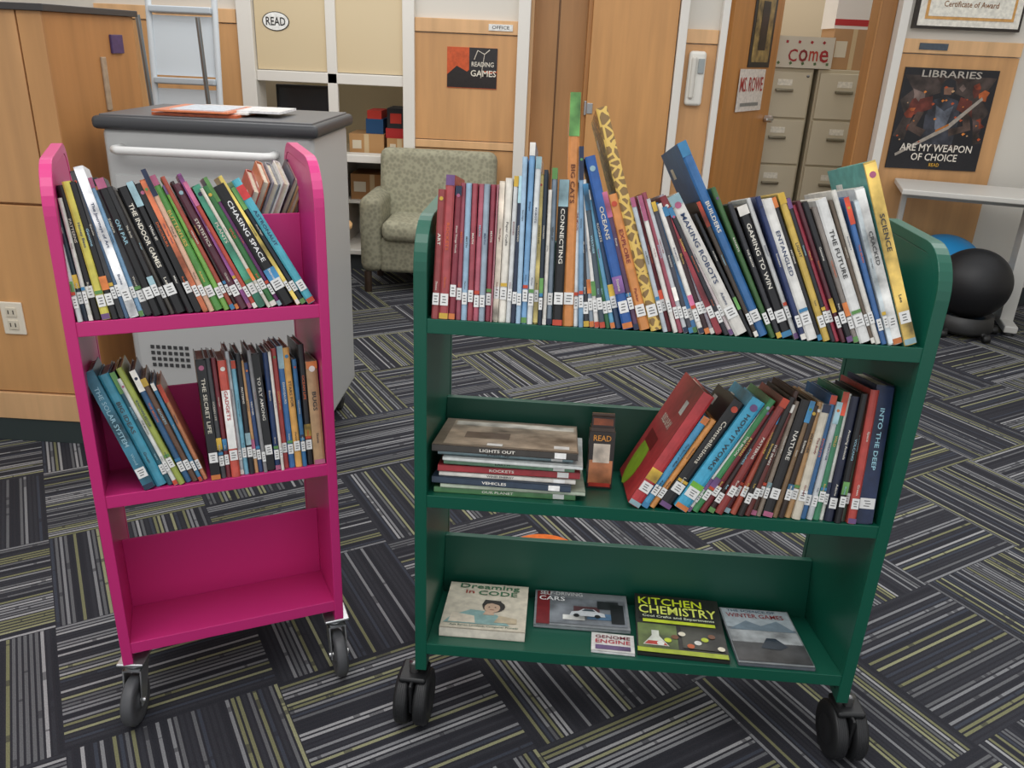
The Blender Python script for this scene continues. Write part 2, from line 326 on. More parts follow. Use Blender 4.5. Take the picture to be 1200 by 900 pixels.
def filecab(x,y,name='file_cabinet',C='bfb398'):
    b=B(); b.rbox((x,y,.0),(x+.38,y+.66,1.32),.006,C,'paint')
    for i in range(4):
        z=.05+i*.315; b.rbox((x+.015,y-.018,z),(x+.365,y+.01,z+.30),.004,'cabfa6','paint')
        b.rbox((x+.13,y-.045,z+.17),(x+.25,y-.018,z+.19),.005,'8c8674','metal'); b.box((x+.14,y-.021,z+.21),(x+.24,y-.018,z+.25),'e6e0d0','cover')
    b.cyl((x+.34,y-.02,1.27),.009,.01,'999999','metal','y',12)
    return b.obj(name)
filecab(1.42,6.15); filecab(1.83,6.15)
bx=B(); bx.box((1.52,6.12,1.321),(1.90,6.5,1.52),'cfc6b4','matte')
for i,(ch,c) in enumerate(zip('Come',['a3262a','8a2a2a','b23a2a','a3262a'])):
    bx.text(ch,(1.63+i*.07,6.117,1.40),XA,ZA,.06,.08,c)
for i in range(9):
    a=i/9*6.28; bx.poly((1.54+.33*(i/8),6.118,1.485 if i%2 else 1.35),XA,ZA,[(.012*math.cos(k*1.57+a),.012*math.sin(k*1.57+a)) for k in range(4)],'a3262a' if i%2 else '4f6a3a')
bx.obj('welcome_box')
bx=B(); carton(bx,1.91,2.19,6.2,6.5,1.321,1.58,'b48b61'); bx.box((1.90,6.2,1.58),(2.16,6.5,1.78),'e3dcd4','matte'); bx.box((1.90,6.198,1.60),(2.16,6.2,1.64),'b53232','matte'); bx.obj('storage_box')

# ------------------------------------------------------------ left built-in cabinet
c=B(); X0,X1,Y0,Y1,ZT=-3.395,-1.515,2.59,3.16,1.43
c.box((X0,Y0+.02,.09),(X1-.005,Y1,ZT),'b98452','wood')
c.box((X0,Y0,.86),(-1.595,Y0+.02,ZT),WO,'wood'); c.box((-1.59,Y0,.86),(X1,Y0+.02,ZT),'cb9761','wood')
c.box((X0,Y0,.195),(X1,Y0+.02,.852),'cd9a64','wood')
c.box((X1-.005,Y0+.001,.195),(X1+.003,Y1,ZT),'b8824e','wood')
c.box((X0,Y0-.008,.09),(X1+.006,Y0+.02,.19),WO2,'wood'); c.box((X0,Y0-.002,0),(X1+.002,Y1,.09),'2f3a3a','matte')
c.box((X0,Y0-.015,ZT),(X1+.018,Y1+.01,ZT+.02),'3c3a3a','plastic')
c.box((X1+.003,Y0+.38,ZT-.12),(X1+.012,Y0+.46,ZT-.06),'4b3a66','cover'); c.box((X1+.003,Y0+.30,ZT-.3),(X1+.01,Y0+.33,ZT-.13),'a8937c','cover')
c.obj('wooden_cabinet',bevel=.002)
o=B(); o.rbox((-1.818,2.582,.41),(-1.742,2.59,.525),.004,'e8dfcc','plastic')
for z in (.445,.49):
    o.rbox((-1.798,2.578,z-.017),(-1.762,2.583,z+.017),.004,'d8cfbb','plastic'); o.box((-1.79,2.577,z-.006),(-1.787,2.5785,z+.008),'3a362f','matte'); o.box((-1.773,2.577,z-.006),(-1.77,2.5785,z+.008),'3a362f','matte')
o.obj('wall_outlet')
l=B(); ML=Matrix.Translation((-1.78,4.1,0))@Matrix.Rotation(math.radians(-5),4,'X')
for x in (-.16,.16): l.tube([(x,0,0.02),(x,0,1.75)],.015,'ccd2d6','paint',10,ML)
for z in (.25,.55,.85,1.15,1.47): l.rbox((-.15,-.03,z),(.15,.05,z+.03),.006,'b4bcc2','paint',ML)
l.box((-.145,.0,1.19),(.145,.01,1.46),'d3dce2','paint',ML); l.box((-.145,.0,.89),(.145,.01,1.13),'d3dce2','paint',ML)
ML2=Matrix.Translation((-1.78,4.14,0))@Matrix.Rotation(math.radians(5),4,'X')
for x in (-.14,.14): l.tube([(x,.05,0.02),(x,.05,1.45)],.011,'9aa0a4','metal',10,ML2)
l.obj('step_ladder')
g=B(); GX0,GX1,GY0,GY1=-1.42,-.71,2.6,3.1
g.rbox((GX0+.02,GY0+.02,.11),(GX1-.02,GY1-.02,1.105),.02,'b4b5b4','paint')
g.rbox((GX0,GY0,1.10),(GX1,GY1,1.14),.015,'3c3d40','plastic'); g.rbox((GX0+.02,GY0+.02,1.137),(GX1-.02,GY1-.02,1.145),.003,'5a5a5c','plastic')
g.box((GX0+.05,GY0+.014,.14),(GX1-.05,GY0+.02,.96),'bebfbe','paint')
g.tube([(-1.34,GY0+.02,1.045),(-1.34,GY0-.03,1.045),(-1.32,GY0-.045,1.045),(-.87,GY0-.045,1.045),(-.85,GY0-.03,1.045),(-.85,GY0+.02,1.045)],.013,'e2e2e0','paint')
for r_ in range(4):
    for k in range(7): g.box((-1.33+k*.02,GY0+.011,.31+r_*.022),(-1.318+k*.02,GY0+.015,.322+r_*.022),'3a3b3c','matte')
for x in (GX0+.08,GX1-.08):
    for y in (GY0+.08,GY1-.08):
        g.cyl((x,y,.045),.045,.03,'2c2c2c','rubber','x',20); g.box((x-.025,y-.02,.05),(x+.025,y+.02,.115),'888888','metal')
g.obj('metal_storage_cabinet')
pp=B(); pp.box((-1.25,2.66,1.145),(-.98,2.95,1.153),'d4683a','cover',None); pp.box((-1.2,2.7,1.153),(-.96,2.98,1.158),'e9e6de','cover'); pp.box((-1.0,2.72,1.158),(-.86,2.9,1.165),'e6e6e6','cover'); pp.box((-1.24,2.64,1.158),(-1.0,2.9,1.163),'db7b4b','cover'); pp.box((-1.19,2.66,1.163),(-1.02,2.86,1.166),'cfd6de','cover'); pp.obj('paper_stack')

# ------------------------------------------------------------ armchair
a=B(); C='8e8b76'
a.rbox((-1.06,4.66,.12),(-.93,5.12,.56),.05,C,'fabric'); a.rbox((-.37,4.66,.12),(-.24,5.12,.56),.05,C,'fabric')
a.rbox((-.95,4.68,.12),(-.35,5.1,.33),.03,C,'fabric'); a.rbox((-.93,4.64,.31),(-.37,5.02,.43),.045,'9a9781','fabric')
MB=Matrix.Translation((0,4.98,.3))@Matrix.Rotation(math.radians(-8),4,'X')
a.rbox((-1.0,-.04,-.1),(-.30,.11,.50),.05,'9a9781','fabric',MB)
for x in (-1.02,-.28):
    for y in (4.7,5.07): a.cyl((x,y,.062),.022,.124,'3a2c22','wood')
a.obj('armchair')
tb=B(); tb.cyl((-1.28,4.36,.45),.25,.025,'c49a68','wood','z',40,bev=.006); tb.cyl((-1.28,4.36,.23),.025,.42,'4a4a4c','metal'); tb.cyl((-1.28,4.36,.012),.18,.022,'4a4a4c','metal'); tb.obj('side_table')

# ------------------------------------------------------------ desk right, balls
MK=Matrix.Translation((1.97,4.71,0))@Matrix.Rotation(math.radians(-16),4,'Z')
k=B(); k.rbox((0,0,.712),(1.25,.48,.742),.006,'d2cfc8','plastic',MK)
k.box((.06,.42,.64),(1.2,.44,.712),'b9b7b1','paint',MK)
k.rbox((.04,.30,.03),(.07,.36,.712),.004,'b9b7b1','paint',MK); k.rbox((.03,.08,0),(.08,.46,.035),.006,'b9b7b1','paint',MK)
k.rbox((.66,.08,.03),(.73,.22,.712),.004,'c8c6c0','paint',MK); k.rbox((.66,-.06,0.02),(.73,.42,.06),.008,'c8c6c0','paint',MK); k.cyl((.695,-.02,.011),.028,.022,'3a3a3a','rubber',M=MK); k.cyl((.695,.38,.011),.028,.022,'3a3a3a','rubber',M=MK)
k.obj('computer_desk')
def ball(c,r,col,name,base=True):
    b=B(); prof=[(-r*math.cos(math.pi*i/24)*.97,max(.0002,r*math.sin(math.pi*i/24))) for i in range(25)]
    b.lathe(prof,c,col,'rubber',seg=40)
    if base:
        b.lathe([(0.02,.001),(0.02,r*.7),(.04,r*.8),(.12,r*.75),(.10,r*.5),(.06,.001)],(c[0],c[1],0.0),'222222','plastic',seg=30)
        for i in range(5):
            an=i*1.257; b.tube([(c[0]+r*.5*math.cos(an),c[1]+r*.5*math.sin(an),.045),(c[0]+r*.95*math.cos(an),c[1]+r*.95*math.sin(an),.03)],.013,'222222','plastic'); b.cyl((c[0]+r*.93*math.cos(an),c[1]+r*.93*math.sin(an),.022),.022,.03,'1a1a1a','rubber','x',16)
    b.obj(name)
ball((2.37,4.50,.285),.195,'141417','exercise_ball_chair'); ball((2.40,4.955,.228),.235,'2a96d8','exercise_ball',False)
fs=B(); fs.cyl((.055,2.055,.0015),.12,.003,'e0702c','cover',seg=40); fs.text('START HERE',(.055,2.11,.0034),XA,YA,.14,.03,'1c1c1c'); fs.obj('floor_sticker')
# ------------------------------------------------------------ CARTS
def cart(name,org,ang,L,D,zt,rad,shelves,ds,drop,plate,col,double,th=.024,zb=.15):
    root=empty(name,(org[0],org[1],0),ang); f=B()
    def arc(cx,cy,r,a0,a1,n=8): return [(cx+r*math.cos(math.radians(a0+(a1-a0)*i/n)),cy+r*math.sin(math.radians(a0+(a1-a0)*i/n))) for i in range(n+1)]
    prof=[(0,zb),(D,zb)]+arc(D-rad,zt-rad,rad,0,90)+arc(rad,zt-rad,rad,90,180)
    rb=rad-.02
    profi=[(.02,zb+.02),(D-.02,zb+.02)]+arc(D-rad,zt-rad,rb,0,90)+arc(rad,zt-rad,rb,90,180)
    def ring(x0,x1):
        n=len(prof); vs=[];fs=[]
        for x in (x0,x1):
            vs+=[(x,p[0],p[1]) for p in prof]; vs+=[(x,p[0],p[1]) for p in profi]
        for i in range(n):
            j=(i+1)%n
            fs+=[(i,j,n+j,n+i),(2*n+i,3*n+i,3*n+j,2*n+j),(i,2*n+i,2*n+j,j),(n+i,n+j,3*n+j,3*n+i)]
        f.add(vs,fs,col,'paint')
    ring(0,th); ring(L-th,L)
    f.prism(profi,th-.006,th-.001,col); f.prism(profi,L-th+.001,L-th+.006,col)
    lip=.028
    for z in shelves:
        e=.003
        def sec(pts): f.prism(pts,th-.001,L-th+.001,col)
        sec([(0.002,z),(ds,z-drop),(ds,z-drop-e),(0.006,z-e),(0.006,z-lip),(0.002,z-lip)])
        if double:
            yb=D-.002
            sec([(ds+e,z-drop),(yb,z),(yb,z-lip),(yb-.004,z-lip),(yb-.004,z-e),(ds+e,z-drop-e)])
            sec([(ds,z-drop-e),(ds+e,z-drop-e),(ds+e,z+plate),(ds,z+plate)])
        else:
            lean=plate*.2
            sec([(ds,z-drop-e),(ds+e,z-drop-e),(ds+e+lean,z-drop+plate),(ds+e+lean+.012,z-drop+plate),(ds+e+lean+.012,z-drop+plate+.003),(ds+lean,z-drop+plate+.003)])
    f.obj('frame',root,bevel=.0025)
    return root
def caster_twin(root,x,y,rot=0,Rr=.062,zb=.15):
    b=B(); Mx=Matrix.Translation((x,y,0))@Matrix.Rotation(rot,4,'Z')
    for sx in (-.021,.021):
        b.lathe([(-.017,.001),(-.017,.03),(-.013,.034),(-.016,Rr-.012),(-.013,Rr-.003),(-.008,Rr),(.008,Rr),(.013,Rr-.003),(.016,Rr-.012),(.013,.034),(.017,.03),(.017,.001)],(sx,0,Rr),'1d1e20','rubber','x',36,Mx)
        for q in range(5):
            rr_=Rr-.004; b.lathe([(-.0006,rr_),(-.0006,rr_+.0042),(.0006,rr_+.0042),(.0006,rr_)],(sx-.008+q*.004,0,Rr),'2c2d30','rubber','x',36,Mx)
    b.rbox((-.004,-.045,.05),(.004,.03,.125),.003,'17181a','plastic',Mx); b.rbox((-.03,-.03,.118),(.03,.035,.132),.006,'17181a','plastic',Mx)
    b.cyl((0,.0,.14),.011,.03,'8a8a8a','metal',M=Mx)
    b.obj('caster',root)
def caster_fork(root,x,y,rot=0,zb=.15,Rr=.055,tr=.03):
    b=B(); Mx=Matrix.Translation((x,y,0))@Matrix.Rotation(rot,4,'Z')
    b.lathe([(-.013,.001),(-.013,.018),(-.009,.02),(-.009,.034),(-.013,.036),(-.013,Rr-.006),(-.008,Rr),(.008,Rr),(.013,Rr-.006),(.013,.036),(.009,.034),(.009,.02),(.013,.018),(.013,.001)],(0,-tr,Rr),'4a4b4e','rubber','x',36,Mx)
    for sx in (-.018,.018):
        b.prism([(-tr-.012,Rr-.008),(-tr+.012,Rr-.008),(.022,.128),(-.026,.128)],sx-.0015,sx+.0015,'c4c6c8','metal',Mx)
    b.box((-.02,-.026,.124),(.02,.024,.128),'c4c6c8','metal',Mx); b.cyl((0,0,.136),.022,.014,'b8babc','metal',M=Mx,bev=.003); b.rbox((-.028,-.032,.143),(.028,.032,.15),.003,'c9cbcd','metal',Mx)
    b.cyl((0,-tr,Rr),.006,.045,'d0d0d0','metal','x',12,M=Mx)
    b.obj('caster',root)
GO=(-.222,1.387); GA=-.0186; GL=.914; GDs=.26; Gdrop=.055; Gsh=[.22,.5805,.941]
gc=cart('book_cart',GO,GA,GL,.36,1.112,.085,Gsh,GDs,Gdrop,.138,'0c5442',False)
for x in (.0,GL+.0):
    for y in (.02,.33): caster_twin(gc,x+(-.005 if x<.1 else .010),y,.06 if x>.1 else -.05)
PO=(-.835,1.340); PA=.441; PL=.467; PDs=.18; Pdrop=.035; Psh=[.203,.557,.911]
PK='c42d76'
pc=cart('book_cart.001',PO,PA,PL,.37,1.185,.085,Psh,PDs,Pdrop,.145,PK,True,th=.02)
caster_fork(pc,.022,.03,-.35); caster_fork(pc,PL-.015,.03,.0); caster_fork(pc,.022,.34,.3); caster_fork(pc,PL-.015,.34,.5)

# ------------------------------------------------------------ BOOKS
WORDS=['Space','ROBOTS','Chemistry','OCEAN LIFE','Inventors','THE BRAIN','Planets','WEATHER','Energy','ROCKETS','Coding','DINOSAURS','Bridges','ENGINES','Science','Insects','VOLCANO','The Body','PATTERNS','WILD','Electric','THE MOON','Genome','NUMBERS','Deep Sea','How Things Work','Amazing Animals','The Story of Math','First Flight','A History of Light','What If?']
AUTH=['Miller','Green','Parker','Stone','Lee','Adams','Ross','Wood','Burns','Bell']
PAL=['b8442c','c8a43c','3a7aa4','dcd8d0','5a8a4a','a85a7a','1e2a44','c8743a','8aa8b0','6a4a7a']
class Frame:
    def __init__(s,org,ang,z,ds,drop,rear=None):
        A=Vector((math.cos(ang),math.sin(ang),0)); Dp=Vector((-math.sin(ang),math.cos(ang),0)); be=math.atan2(drop,ds)
        s.o=Vector((org[0],org[1],z)); s.A=A
        if rear is not None:
            s.o=s.o+Dp*rear; Dp=-Dp
        s.N=Dp*math.cos(be)-ZA*math.sin(be); s.V=ZA*math.cos(be)+Dp*math.sin(be)
def lum(c):
    c=hx(c); return .3*c[0]+.6*c[1]+.1*c[2]
def book(b,F,s,phi,th,h,d,col,title=None,tcol=None,side=None,kind='cover',inset=.006,label=True,band=None,plain=False,sideart=None):
    ph=math.radians(phi); a=F.A*math.cos(ph)-F.V*math.sin(ph); v=F.A*math.sin(ph)+F.V*math.cos(ph); n=F.N
    base=F.o+F.A*s+F.N*inset+F.V*.0008
    if ph>0: base=base+F.A*(th/math.cos(ph))-a*th
    Mx=Matrix((a,n,v)).transposed().to_4x4(); Mx.translation=base
    col=mute(col,.16,random.uniform(.82,.98)); side=mute(side,.1) if side else col
    c=min(.0022,th*.18)
    rr=min(.003,th*.3)
    pts=[(0,rr),(th*.2,.0006),(th*.5,0),(th*.8,.0006),(th,rr),(th,rr+.001),(0,rr+.001)]
    nn=len(pts)
    vs=[(p[0],p[1],0) for p in pts]+[(p[0],p[1],h) for p in pts]
    b.add(vs,[(i,(i+1)%nn,nn+(i+1)%nn,nn+i) for i in range(nn)]+[list(range(nn))[::-1],list(range(nn,2*nn))],col,kind,Mx)
    b.box((0,rr,0),(c,d,h),side,kind,Mx); b.box((th-c,rr,0),(th,d,h),side,kind,Mx)
    b.box((c,rr+.001,.003),(th-c,d-.004,h-.004),'cfc5b0','page',Mx)
    def P(x,z,o=-.0004): return Mx@Vector((x,o,z))
    R=random.random
    b.quad(Mx@Vector((-.0004,d*.75,h*.88)),-n,v,.034,.020,'e9e7e0')
    b.quad(Mx@Vector((-.0004,d*.45,h*.5)),-n,v,d*.6,h*.3,PAL[int(R()*10)],'art')
    if sideart:
        b.quad(Mx@Vector((-.0007,d*.5,h*.5)),-n,v,d*.98,h*.98,side); b.poly(Mx@Vector((-.0010,d*.62,h*.22)),-n,v,circ(.05,16,.06),'8fae2e'); b.quad(Mx@Vector((-.0012,d*.25,h*.8)),-n,v,.03,.03,'efece6'); b.text('BUILD & PLAY',Mx@Vector((-.0012,d*.5,h*.62)),-n,v,.1,.02,'f2ead8'); b.quad(Mx@Vector((-.0012,d*.6,h*.42)),-n,v,.1,.03,'7a1418')
    tc=tcol or (random.choice(['ddd8cc','cfc8b8','d0b058','93bccb','d8d4ca','c8602e']) if lum(col)<.22 else random.choice(['2a2a2a','7a2428','24385c','3a3a3a']))
    if not plain and kind=='cover':
        q=R()
        if band: b.quad(P(th/2,h*band[1],-.0005),a,v,th*.96,h*band[2],band[0])
        elif q<.22: b.quad(P(th/2,h*.965,-.0005),a,v,th*.96,h*.07,random.choice(PAL))
        elif q<.42: b.quad(P(th/2,h*(.25+.05*R()),-.0005),a,v,th*.96,h*.10,random.choice(PAL),'art')
        elif q<.62: b.quad(P(th/2,h*.91,-.0005),a,v,th*.96,h*.18,random.choice(PAL),'art')
        elif q<.72: b.quad(P(th/2,h*.5,-.0004),a,v,th*.96,h*.98,col,'art')
        if th>.008 and R()<.35: b.poly(P(th/2,h*.93,-.0008),a,v,circ(th*.28,10),random.choice(PAL))
        if R()<.4: b.quad(P(th/2,h*.008+.004,-.0006),a,v,th*.96,.010,random.choice(PAL))
    elif band: b.quad(P(th/2,h*band[1],-.0005),a,v,th*.96,h*band[2],band[0])
    if label and th>.003 and R()<.95:
        lz=.034+R()*.018
        b.quad(P(th/2,lz,-.0010),a,v,th*.88,.021,'dededc','label')
        for k in (.005,0,-.005): b.quad(P(th/2+(R()-.5)*th*.1,lz+k,-.0013),a,v,th*(.3+.25*R()),.0018,'6a6a6a','label')
        if R()<.25: b.quad(P(th/2,lz+.0155,-.0010),a,v,th*.88,.006,random.choice(['b8442c','3a7aa4','5a8a4a','c8a43c']),'label')
    if title is not False and th>.005:
        t=title or random.choice(WORDS)
        big=title is not None and title!='MATH'
        L=min(h*(.50 if big else .38),.0088*len(t)*(th/.014)+.03)
        tw=min(th*(.40 if big else .34),.0082)
        cz=h*(.62 if big else .55+.12*R())
        b.text(t,P(th/2,cz,-.0014),-v,a,L,tw,tc)
        if th>.008 and R()<.6 and not band: b.text(random.choice(AUTH),P(th/2,h*.26,-.0014),-v,a,.024,min(th*.26,.0048),tc)
def row(name,F,u0,u1,a0,a1,data,depth=.155,hs=1.0):
    b=B()
    data=data+[(u1,0,0,None)]
    for i in range(len(data)-1):
        e=data[i]; kw=e[4] if len(e)>4 else {}
        kw=dict(kw)
        s=a0+(e[0]-u0)/(u1-u0)*(a1-a0); s2=a0+((kw.pop('end',data[i+1][0]))-u0)/(u1-u0)*(a1-a0)
        th=(s2-s)*math.cos(math.radians(e[1]))-.0008
        d=kw.pop('d',depth+random.uniform(-.01,.012)); jh=0 if kw.get('title') in('MATH',) else random.uniform(-.014,.014)
        book(b,F,s,e[1]+random.uniform(-.4,.4),th,e[2]*hs+jh,d,e[3],inset=random.uniform(.001,.014),**kw)
    return b.obj(name)
FG=Frame(GO,GA,Gsh[2],GDs,Gdrop)
D=[(506,1,.235,'9c3a3c',dict(title='ART')),(515,1,.24,'b8444a'),(526,1,.238,'8e2a3c')]
for i,u in enumerate(range(534,578,7)): D.append((u,0,.238,['a84a5c','8fb2cc','a6404e','b9566a','94a8b8','a63c50','c27a86'][i%7],dict(title='MATH',plain=True)))
D+=[(578,0,.245,'d9cdb8'),(585,0,.262,'e6e0d2',dict(title='Paper Crafts')),(594,0,.245,'d8dcdc'),(600,0,.25,'26344c'),(606,-.5,.285,'9cc0dc',dict(title=None)),(612,0,.30,'6fa6d4'),(619,0,.29,'dfe4e4'),(626,-1,.25,'c9b45a'),(632,-1,.255,'22303e'),(637,-1,.245,'e4dfd4'),(642,-1,.265,'7a8c9c'),(649,-1,.265,'19191c',dict(title='CONNECTING')),
(661,-2,.385,'d9862c',dict(title='BIG CATS',tcol='5a2a10')),(674,-3,.29,'dde2e4'),(680,-4,.30,'6f9cc0'),(686,-6,.245,'33353c'),(693,-8,.25,'8a9aa8'),(699,-9,.245,'e2dfda'),(705,-11,.24,'4a5a66'),(712,-13,.25,'2a6a3c'),(718,-15,.25,'58a0c4'),
(724,-16,.245,'2f4a6c'),(732,-17,.305,'1f5fae',dict(title='OCEANS')),(745,-17.5,.24,'5a3a5a'),(752,-18,.25,'d9862c',dict(title='EXPLORE')),(765,-18.5,.39,'8a6a34',dict(kind='giraffe',title=False,d=.2)),
(779,-19,.245,'b8c2ca'),(785,-19,.245,'7c2a35'),(791,-20,.245,'e3ded6'),(797,-20,.24,'a8465a'),(803,-21,.245,'c8ccd0'),(809,-21,.25,'4a4a55'),(815,-22,.25,'2c6a9c'),(821,-23,.24,'e6e2da'),(828,-24,.245,'3c2428'),(835,-25,.25,'b0a8b4'),(841,-27,.25,'8a2430'),(850,-29,.255,'2c2c34'),(857,-30,.25,'d8c8c8'),
(863,-31,.265,'dcd8d0',dict(title='MAKING ROBOTS')),(880,-30,.24,'2e3034'),(885,-29,.25,'4a4038'),(891,-28,.365,'2a6fae',dict(title='BUILDERS',d=.22)),(904,-27,.27,'3c6a35'),(911,-26,.25,'33343a'),
(918,-25,.25,'1b1b1f',dict(title='GAMING TO WIN')),(932,-25,.25,'cfd0ce'),(938,-24,.255,'2a3a6c'),(945,-24,.26,'eceae4',dict(title='ENTANGLED')),(958,-24,.26,'25262a'),(964,-24,.275,'d9b430',dict(title='LIGHT')),(973,-24,.25,'26282e'),(979,-24,.26,'b8344c'),(985,-24,.245,'5a2430'),(991,-24,.25,'202024'),(999,-24,.26,'8a8078'),
(1006,-24,.265,'d9d9d6',dict(title='THE FUTURE')),(1020,-23,.26,'6a5a4a'),(1025,-23,.27,'e4e0d6'),(1032,-22,.255,'3a72b4'),(1039,-21,.27,'c8d4d8'),(1045,-21,.28,'e6e6e2',dict(title='CRACKED')),(1057,-20,.31,'d8b23c',dict(title='SCIENCE',side='5fa8a0',d=.19))]
row('row_of_books',FG,505,1072,.03,.884,D)
FM=Frame(GO,GA,Gsh[1],GDs,Gdrop)
D=[(736,29,.262,'c8242c',dict(title=False,d=.225,sideart=True)),(753,29,.2,'3a9ac8'),(763,29.5,.205,'e0902c'),(772,30,.25,'17171b',dict(title='Constellations')),(789,30,.268,'18a4cc',dict(title='HOW IT WORKS',band=('6aa832',.2,.08))),(808,30,.26,'e2e2de'),(813,29,.265,'2f8a4a'),
(822,27,.24,'7c2028'),(831,26,.235,'33201f'),(840,24,.24,'96302c'),(850,21,.235,'5a1c24'),(859,19,.235,'b04a30'),(867,17,.235,'2b2422'),(875,15,.24,'6a2a24'),(883,13,.24,'4c2e22'),(890,12,.24,'8a7a6a'),(896,12,.24,'1f1e20',dict(title='NATURE')),(908,11,.235,'8a6a44'),(915,10,.24,'33241c'),(923,9,.235,'b88a50'),
(931,8,.24,'dcd2bc'),(941,7,.245,'2f6fa8'),(949,7,.24,'c8cdd0'),(956,6,.24,'2f8a60'),(964,5,.24,'d9d9cf'),(969,5,.25,'18203c'),(979,4,.255,'14171c'),(987,3,.245,'3a4a3a'),(994,2.5,.25,'c83a2c'),(1004,1.5,.265,'16284c',dict(title='INTO THE DEEP',tcol='9fd0e0'))]
row('row_of_books.001',FM,505,1024,.03,.880,D)
FP=Frame(PO,PA,Psh[2],PDs,Pdrop)
D=[(93,-5,.215,'c8ccce'),(99,-6,.22,'2a3a4a'),(105,-6,.21,'d8d8d0'),(110,-7,.225,'1e1e20'),(119,-8,.24,'d8cc28',dict(title='Honey Bees')),(129,-9,.24,'1c1c1e'),(138,-10,.24,'3a3a3c'),(144,-11,.24,'4a6a8a'),(149,-12,.25,'e6e8ea',dict(title='The Journeys of Art')),(160,-13,.24,'7aaad0'),
(166,-14,.24,'26262a'),(175,-15,.245,'18181a',dict(title='ON PAR')),(186,-16,.235,'2c2c2e'),(194,-17,.235,'4a4640'),(200,-17,.23,'1a1a1c',dict(title='THE INDOOR GAMES',tcol='e6e0d0')),(214,-18,.23,'202022'),(223,-18,.24,'1d1d1f'),(232,-19,.25,'c8622c'),(239,-19,.255,'d8a888'),(246,-20,.24,'4f9a3a',dict(title='BUTTERFLIES')),(257,-20,.245,'7cc040'),(265,-21,.24,'b04830'),(271,-21,.25,'3a2a2c'),
(276,-22,.245,'5a2a3a',dict(title='STATISTICS')),(286,-22,.25,'8a3f86'),(292,-23,.25,'c8442c'),(298,-23,.245,'2d8a6c',dict(title='PLANTS')),(309,-24,.24,'e0d9c8'),(314,-24,.25,'2c7a3a'),(323,-25,.25,'6a2a68'),(329,-25,.25,'141416',dict(title='CHASING SPACE',tcol='e8e8e8')),(346,-26,.25,'e4c840'),(352,-26,.24,'1c2c38'),(360,-27,.265,'3ab4c8',dict(title='ASTRONAUT',band=('c83a3a',.9,.1)))]
row('row_of_books.002',FP,92,372,.022,.446,D,.145,hs=1.05)
FPr=Frame(PO,PA,Psh[2],PDs,Pdrop,rear=.37)
D=[(286,20,.235,'b8402c'),(298,20,.24,'c86a3a'),(310,20,.25,'8a8a96'),(321,21,.24,'e0dcd4'),(332,22,.25,'5a5a66'),(342,22,.235,'b8884a'),(350,22,.24,'8a4a5a',dict(end=360))]
row('row_of_books.003',FPr,92,372,.0,.40,D,.13)
FQ=Frame(PO,PA,Psh[1],PDs,Pdrop)
D=[(163,-18,.25,'1f6f88',dict(title='THE SOLAR SYSTEM')),(177,-18,.245,'2a98b4',dict(title='BIG IDEAS')),(190,-18,.25,'1d5c6c'),(197,-19,.25,'dfe0da'),(203,-19,.25,'a8b838',dict(title='KNOWLEDGE')),(211,-18,.255,'2a5f8c'),(219,-18,.23,'6a4a35'),(227,-18,.215,'3a86b0'),(232,-18,.225,'c87a4a',dict(end=238)),
(241,-1,.255,'17171a',dict(title='THE SECRET LIFE')),(253,-1,.25,'4a4c50'),(260,-1,.25,'7a2430'),(266,-1,.245,'d84a34',dict(title='GADGETS',band=('eeeeea',.5,.5),tcol='b02a2a')),(277,-1,.25,'c8d0d4'),(282,-1,.24,'6ab0c8'),(288,-1,.245,'22262c'),(295,-2,.24,'d8a060'),(300,-2,.24,'2c4a7c'),(306,-2,.245,'8a8a8c'),(311,-2,.245,'17181c',dict(title='TO FLY AMONG')),(321,-1,.24,'1e3a6a'),
(328,-1,.25,'e6dfd4'),(332,-1,.255,'b83a34'),(339,-1,.25,'2a70b0'),(347,-1,.245,'e0a030',dict(title='STARS FOR')),(356,-1,.24,'226a9c'),(362,0,.25,'1a1a1e'),(371,0,.215,'b08a5a',dict(title='BUGS'))]
row('row_of_books.004',FQ,120,386,.022,.446,D,.145)

def flatbook(b,F,s0,d0,w_,l_,t_,z,col,rot=0,top=None,kind='cover',ttl=None,tilt=0):
    ca,sa=math.cos(rot),math.sin(rot); nF=F.N*math.cos(tilt)+F.V*math.sin(tilt); v=F.V*math.cos(tilt)-F.N*math.sin(tilt)
    a=F.A*ca+nF*sa; n=-F.A*sa+nF*ca
    Mx=Matrix((a,n,v)).transposed().to_4x4(); Mx.translation=F.o+F.A*s0+F.N*d0+F.V*(z+.001)
    c=.0015
    b.box((0,0,0),(w_,l_,c),col,kind,Mx); b.box((0,0,t_-c),(w_,l_,t_),top or col,kind,Mx); b.box((0,0,0),(w_,.002,t_),col,kind,Mx)
    b.box((.003,.002,c),(w_-.003,l_-.003,t_-c),'e6dfd0','page',Mx)
    if ttl: b.text(ttl,Mx@Vector((w_*.45,-.0006,t_*.5)),a,v,w_*.4,t_*.42,'f0ece2' if lum(col)<.25 else '222222'); b.quad(Mx@Vector((w_*.88,-.0006,t_*.5)),a,v,.022,t_*.8,'f0f0ee')
    return Mx,a,n,v
b=B(); z=0
cols=[('5a8a5c','OUR PLANET'),('b9c4b0',None),('2f3f52','VEHICLES'),('dcd8d0','WIND ENERGY'),('a83038','ROCKETS'),('6f9a7c','EARTH'),('d2d6d4',None),('8fa8b0','A FIELD TRIP'),('3a3632','LIGHTS OUT')]
TT=[.012,.008,.013,.009,.013,.011,.007,.009,.014]
